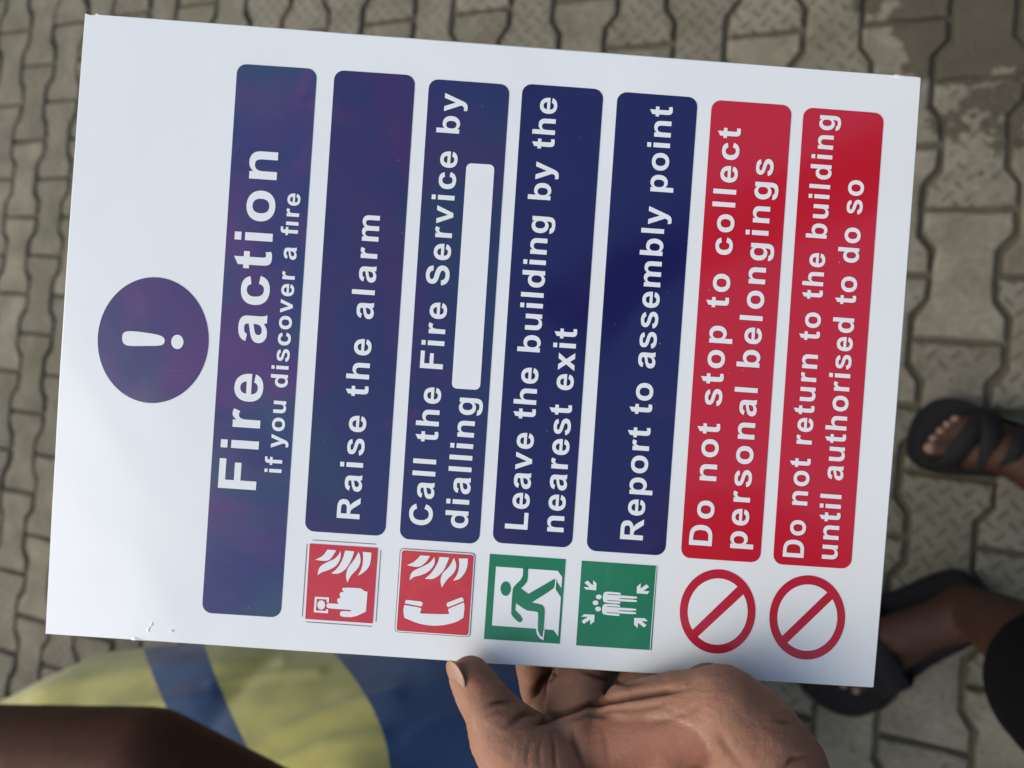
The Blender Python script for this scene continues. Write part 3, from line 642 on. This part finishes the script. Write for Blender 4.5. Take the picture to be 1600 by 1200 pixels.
# ---- the photographer's body, coarse part: torso, legs, feet, other arm
def chain(*a): return [(Vector(p), r) for p, r in a]
aR, aL = gh(1652, 752, .085), gh(1528, 957, .085)
pel = Vector((.50, -.26, .92)); hipR, hipL = pel + Vector((0, .10, -.04)), pel + Vector((0, -.10, -.04))
kneeR = (aR + hipR) / 2 + Vector((-.03, .0, .0)); kneeR.z = .50
kneeL = gh(1690, 1085, .47)
chest = Vector((.50, -.26, 1.28)); shR, shL = chest + Vector((0, .17, .06)), chest + Vector((0, -.17, .06))
body_ch = []
def leg(hip, knee, ank):
    body_ch.append(chain((hip, .09), (knee, .056))); calf = knee.lerp(ank, .35) + Vector((.018, 0, 0))
    body_ch.append(chain((knee, .055), (calf, .053), (ank, .034)))
leg(hipR, kneeR, aR); leg(hipL, kneeL, aL)
def foot(heel, toe, ank, side):
    f = (toe - heel); f.z = 0; L = f.length; f.normalize(); sd_ = Vector((-f.y, f.x, 0)) * side      # sd_: towards the little toe
    B = lambda a, b, z: heel + f * a * L + sd_ * b * L + Vector((0, 0, z - heel.z))
    body_ch.append(chain((B(.06, 0, .058), .030), (B(.30, .0, .062), .027), (ank, .034)))
    body_ch.append(chain((ank, .034), (B(.45, -.02, .072), .030), (B(.68, -.07, .055), .024)))
    body_ch.append(chain((B(.06, 0, .056), .030), (B(.45, .07, .052), .024), (B(.70, .12, .048), .021)))
    body_ch.append(chain((B(.68, -.07, .052), .024), (B(.70, .12, .048), .021)))
    toes = [(-.10, 1.0, .0125), (-.02, .99, .0085), (.05, .955, .008), (.11, .915, .008), (.165, .87, .008)]
    for b, a, r in toes:
        body_ch.append(chain((B(.70, b * .85, .050), r + .004), (B(a - .09, b, .050), r), (B(a - .03, b * 1.02, .046), r * .95)))
    return B, toes
BR_, toesR = foot(gh(1672, 725, .03), gh(1452, 680, .03), aR, -1)
BL_, toesL = foot(gh(1523, 932, .03), gh(1278, 1048, .03), aL, 1)
body_ch += [chain((hipR, .10), (hipL, .10)), chain((pel, .12), (pel + Vector((0, 0, .15)), .105), (chest, .125)),
    chain((pel + Vector((0, .05, .05)), .11), (chest + Vector((0, .07, 0)), .115)), chain((pel + Vector((0, -.05, .05)), .11), (chest + Vector((0, -.07, 0)), .115)),
    chain((shR, .055), (chest + Vector((0, 0, .08)), .075), (shL, .055)), chain((chest + Vector((0, 0, .06)), .06), (chest + Vector((-.03, 0, .21)), .052)),
    chain((chest + Vector((-.04, 0, .27)), .082), (chest + Vector((-.06, 0, .35)), .082))]
head_c = chest + Vector((-.05, 0, .31))
body_ch += [chain((head_c + Vector((-.075, 0, -.005)), .012), (head_c + Vector((-.098, 0, -.03)), .013)), chain((head_c + Vector((-.06, .015, -.09)), .03), (head_c + Vector((-.06, -.015, -.09)), .03)),
    chain((head_c + Vector((0, .085, -.0)), .014), (head_c + Vector((0, .088, -.03)), .011)), chain((head_c + Vector((0, -.085, -.0)), .014), (head_c + Vector((0, -.088, -.03)), .011))]
elR = Vector((.40, .24, 1.12)); wrR = Vector((.17, .10, 1.40))
body_ch += [chain((shR, .052), (elR, .040)), chain((elR, .040), (wrR, .026)), chain((shL, .052), (ELBOW, .041)), chain((ELBOW, .040), (ELBOW.lerp(wr, .7), .030))]
# right hand up at the phone, behind the lens
pd = Vector((-.09, -.07, .045)).normalized()
body_ch.append(chain((wrR, .026), (wrR + pd * .05, .030), (wrR + pd * .08 + Vector((0, 0, .0)), .028)))
for k in range(4):
    b = wrR + pd * .08 + Vector((.012 * (k - 1.5), .0, .016 * (k - 1.5)))
    body_ch.append(chain((b, .010), (b + pd * .032 + Vector((0, .006, 0)), .009), (b + pd * .038 + Vector((0, .036, .004)), .0078)))
body_ch.append(chain((wrR + pd * .03, .014), (wrR + pd * .05 + Vector((.02, -.03, .02)), .011), (wrR + pd * .085 + Vector((.02, -.04, .02)), .0095)))
bme = blob('body', body_ch, .0042, 4, .5)
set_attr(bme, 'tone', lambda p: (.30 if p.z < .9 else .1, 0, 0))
bme.materials.append(M['skin_dark'])
person = tag(empty('person', gh(1560, 830, 0)), 'standing person in black sandals and trousers holding the sign by its lower edge', 'person')
def world_child(o, par):
    o.parent = par; o.matrix_parent_inverse = par.matrix_world.inverted(); return o
bpy.context.view_layer.update()
# one body mesh: fine hand + the rest, two skin tones
bmJ = bmesh.new(); bmJ.from_mesh(hme)
for f in bmJ.faces: f.material_index = 0; f.smooth = True
n0 = len(bmJ.faces); bmJ.from_mesh(bme); bmJ.faces.ensure_lookup_table()
for f in bmJ.faces[n0:]: f.material_index = 1; f.smooth = True
jm = bpy.data.meshes.new('body'); bmJ.to_mesh(jm); jm.materials.append(M['skin']); jm.materials.append(M['skin_dark'])
body = world_child(link('body', jm), person)
def plate(name, c, ax, up_, a, b, th, mat, par):
    """small curved nail plate"""
    ax = ax.normalized(); up_ = (up_ - ax * up_.dot(ax)).normalized(); sd_ = ax.cross(up_)
    bm = bmesh.new(); bmesh.ops.create_uvsphere(bm, u_segments=20, v_segments=12, radius=1)
    m_ = Matrix((ax * a, sd_ * b, up_ * th)).transposed().to_4x4(); m_.translation = c
    bmesh.ops.transform(bm, matrix=m_, verts=bm.verts); me = bpy.data.meshes.new(name); bm.to_mesh(me)
    o = link(name, me, mat, par, True); o.matrix_parent_inverse = par.matrix_world.inverted(); return o
bpy.context.view_layer.update()
camx, camy, camz = (ROT @ Vector(v) for v in ((1, 0, 0), (0, 1, 0), (0, 0, 1)))
plate('thumbnail', at(712.0, 1056, ZS - .0140), (at(719, 1080, ZS) - at(703, 1036, ZS)), -camx * .80 + camz * .60, .0062, .0054, .0010, M['nail'], body)
for B, tt, sg in ((BR_, toesR, 1), (BL_, toesL, -1)):
    for b, a, r in tt:
        c = B(a - .02, b * 1.02, .046 + r * .92); plate('toenail', c, B(1, 0, 0) - B(0, 0, 0), Vector((0, 0, 1)), r * .7, r * .62, .0012, M['toenail'], body)

# sandals (worn: sole with rim, crossing straps)
def sandal(B, sg, label, big_cover):
    root = tag(empty('sandal', B(.45, 0, 0)), label, 'sandal', 'sandals on the feet of the person holding the sign'); bpy.context.view_layer.update()
    prof = [(-.06, .0), (-.03, .15), (.12, .195), (.35, .195), (.55, .225), (.72, .275), (.88, .285), (1.0, .235), (1.09, .12), (1.115, -.03), (1.09, -.17), (.98, -.24), (.80, -.245), (.6, -.21), (.35, -.165), (.12, -.165), (-.03, -.13)]
    pp = smoothpoly(prof, 2)
    bm = bmesh.new(); rings = []
    for s_, z in ((.97, .002), (1, .008), (1, .022), (.965, .0275), (.90, .026)):
        rings.append([bm.verts.new(B(.52 + (a * 1.045 - .52) * s_, b * s_ * 1.22, z)) for a, b in pp])
    n = len(pp)
    for a, b in zip(rings, rings[1:]):
        for k in range(n): bm.faces.new((a[k], a[(k + 1) % n], b[(k + 1) % n], b[k]))
    bm.faces.new(rings[-1]); bm.faces.new(rings[0][::-1]); bmesh.ops.recalc_face_normals(bm, faces=bm.faces)
    me = bpy.data.meshes.new('sole'); bm.to_mesh(me); world_child(link('sole', me, M['rubber']), root)
    def strap(name, a0, a1, b0, b1, hgt, wd, th=.004):
        bm = bmesh.new(); N = 18; prev = None
        for k in range(N + 1):
            t_ = k / N; ang = math.pi * t_; a = a0 + (a1 - a0) * t_; b = b0 + (b1 - b0) * (.5 - .5 * math.cos(ang)); z = .022 + (hgt - .022) * math.sin(ang) ** .55
            c = B(a, b, z); tn = B(wd / 2, 0, 0) - B(0, 0, 0); out = (B(0, math.cos(ang) * (-1 if b1 > b0 else 1), 0) - B(0, 0, 0)).normalized() * abs(math.cos(ang)) + Vector((0, 0, 1)) * math.sin(ang)
            out.normalize(); skew = (a1 - a0) * .0
            q = [bm.verts.new(c - tn), bm.verts.new(c - tn * .85 + out * th), bm.verts.new(c + tn * .85 + out * th), bm.verts.new(c + tn)]
            if prev:
                for u in range(4): bm.faces.new((prev[u], prev[(u + 1) % 4], q[(u + 1) % 4], q[u]))
            else: bm.faces.new(q[::-1])
            prev = q
        bm.faces.new(prev); bmesh.ops.recalc_face_normals(bm, faces=bm.faces)
        me = bpy.data.meshes.new(name); bm.to_mesh(me); world_child(link(name, me, M['rubber'], None, True), root)
    strap('strap', .88, .62, -.22, .27, .080, .16); strap('strap', .56, .64, -.20, .26, .092, .14)
    if not big_cover: strap('strap', .50, .36, -.18, .20, .104, .10)
    return root
sandal(BR_, 1, 'black rubber cross-strap sandal with bare toes showing, right of the sign', 0)
sandal(BL_, -1, 'black rubber sandal partly under the lower right corner of the sign', 1)

# black trousers: waist and two legs ending above the ankle
tr_ch = [chain((hipR + Vector((0, 0, .02)), .118), (hipL + Vector((0, 0, .02)), .118)), chain((hipR, .112), (kneeR, .088), (kneeR.lerp(aR, .18), .085)),
         chain((hipL, .112), (kneeL + Vector((.005, 0, .02)), .076), (kneeL.lerp(aL, .06), .074)), chain((pel, .135), (pel + Vector((0, 0, .09)), .125))]
tm = blob('trousers', tr_ch, .006, 6); world_child(link('trousers', tm, M['black_cloth'], None, True), person)
sh_ch = [chain((pel + Vector((0, 0, .06)), .135), (chest, .142)), chain((pel + Vector((0, .05, .06)), .122), (chest + Vector((0, .07, 0)), .13)), chain((pel + Vector((0, -.05, .06)), .122), (chest + Vector((0, -.07, 0)), .13)),
         chain((shR, .072), (chest + Vector((0, 0, .06)), .085), (shL, .072)), chain((shR, .07), (shR.lerp(elR, .55), .062)), chain((shL, .07), (shL.lerp(ELBOW, .55), .062))]
sm_ = blob('shirt', sh_ch, .007, 6); world_child(link('shirt', sm_, M['shirt'], None, True), person)

# ------------------------------------------------------------------ person seated beside, yellow and blue wrap over the lap
def L(px, py, h, r): return (gh(px, py, h), r)
seat = tag(empty('person', gh(420, 1500, 0)), 'seated person with a yellow and blue cloth over the lap and one bare arm', 'person'); bpy.context.view_layer.update()
lap_ch = [
 [L(150, 1480, .50, .19), L(330, 1290, .50, .165), L(500, 1215, .50, .16), L(720, 1230, .50, .17), L(900, 1330, .48, .16)],
 [L(-420, 1440, .45, .16), L(-80, 1320, .47, .165), L(185, 1200, .49, .165), L(400, 1180, .49, .155)], [L(150, 1480, .50, .19), L(480, 1560, .52, .20), L(860, 1500, .50, .19)],
 [L(330, 1290, .50, .165), L(480, 1560, .52, .2)], [L(720, 1230, .50, .16), L(700, 1560, .52, .2)],
 [L(330, 1330, .48, .15), L(380, 1380, .25, .17)], [L(800, 1330, .48, .15), L(760, 1400, .25, .17)], [L(380, 1380, .25, .17), L(760, 1400, .25, .17)]]
lm = blob('lap_cloth', lap_ch, .0065, 14, .5)
lm.update(); nr = [v.normal.copy() for v in lm.vertices]
folds = [([(0, 1098), (120, 1065), (240, 1045), (320, 1040), (440, 1030)], .007, 14), ([(60, 1150), (160, 1120), (260, 1095), (330, 1085)], .005, 12), ([(380, 1180), (450, 1140), (540, 1105), (620, 1085)], .008, 13),
         ([(640, 1150), (700, 1120), (780, 1100)], .004, 9), ([(330, 1070), (420, 1055), (500, 1050)], .005, 8), ([(420, 1200), (520, 1160), (600, 1150)], .007, 12)]
def dye(p):
    x, y, z = project(p)
    if z < .2: return 0.0
    y = max(y, 900)
    if x < 430: q = x - max(0, y - 1010) * (.33 + max(0, y - 1010) * .0006)
    else:
        k = max(0, y - 1010); q = x - (k * .95 - k * k * .0023 if k < 190 else 98)
        q = max(q, 430)
    return max(0, min(1, q / 1000))
for v in lm.vertices:
    x, y, z = project(v.co); d0 = 0
    for pl_, dep, hw in folds:
        d = seg_dist(x, y, pl_)
        if d < hw * 3: d0 += dep * math.exp(-(d / hw) ** 2)
    v.co += nr[v.index] * (d0 * .8 + .002 * noise.noise(v.co * 9) + .0018 * noise.noise(Vector((v.co.x * 14, v.co.y * 45, v.co.z * 30))))
set_attr(lm, 'dye', dye, 'FLOAT')
world_child(link('lap_cloth', lm, M['lap'], None, True), seat)
A = lambda px, py, z, r: (at(px, py, z), r)
P2 = gh(560, 1750, .55); ch2 = P2 + Vector((0, -.04, .42))
sh1, sh2 = ch2 + Vector((-.17, 0, .05)), ch2 + Vector((.17, 0, .05))
elb = at(225, 1203, .70)
arm = [(sh1, .055), (at(560, 1370, .76), .054), (elb, .052)]
han = at(-560, 1150, .84); wr2 = at(-330, 1175, .80)
b2 = [arm, [(elb, .052), (at(-60, 1190, .74), .050), (wr2, .031)], [(wr2, .030), (han, .032)]]
fd = (han - wr2).normalized(); fs = fd.cross(Vector((0, 0, 1))).normalized()
for k in range(4):
    q = han + fs * (.019 * (k - 1.5)); b2.append([(q, .011), (q + fd * .045 - Vector((0, 0, .004)), .0095), (q + fd * .072 - Vector((0, 0, .022)), .0082)])
b2.append([(wr2 + fd * .02, .016), (wr2 + fd * .05 + fs * .045, .012), (wr2 + fd * .085 + fs * .055, .010)])
for sx_, s_, px in ((-1, sh1, 330), (1, sh2, 740)):
    hip = P2 + Vector((.09 * sx_, 0, 0)); kn = gh(px, 1240, .48); an = Vector((kn.x, kn.y - .12, .075))
    b2 += [[(hip, .095), (kn, .06)], [(kn, .058), (an, .036)], [(an, .036), (an + Vector((0, .15, -.045)), .024)]]
    for k in range(5): b2.append([(an + Vector((.012 * (k - 2), .13, -.045)), .014), (an + Vector((.016 * (k - 2), .19 - abs(k - 1) * .006, -.058)), .0095)])
b2 += [[(P2 + Vector((-.09, 0, 0)), .11), (P2 + Vector((.09, 0, 0)), .11)], [(P2, .13), (ch2, .13)], [(P2 + Vector((.05, 0, 0)), .12), (ch2 + Vector((.06, 0, 0)), .12)], [(P2 + Vector((-.05, 0, 0)), .12), (ch2 + Vector((-.06, 0, 0)), .12)],
       [(sh1, .055), (ch2 + Vector((0, 0, .08)), .07), (sh2, .055)], [(ch2, .06), (ch2 + Vector((0, .02, .2)), .052)], [(ch2 + Vector((0, .03, .27)), .08), (ch2 + Vector((0, .04, .35)), .08)],
       [(sh2, .055), (P2 + Vector((.28, .05, .16)), .042), (P2 + Vector((.2, .27, .12)), .028)]]
bm2 = blob('body', b2, .0055, 5)
set_attr(bm2, 'tone', lambda p: (.35, 0, 0))
world_child(link('body', bm2, M['skin_warm'], None, True), seat)
sh_m = blob('shirt', [[(P2, .14), (ch2, .142)], [(P2 + Vector((.05, 0, 0)), .13), (ch2 + Vector((.06, 0, 0)), .132)], [(P2 + Vector((-.05, 0, 0)), .13), (ch2 + Vector((-.06, 0, 0)), .132)], [(sh1, .068), (ch2 + Vector((0, 0, .05)), .08), (sh2, .068)]], .008, 5)
world_child(link('shirt', sh_m, M['shirt'], None, True), seat)
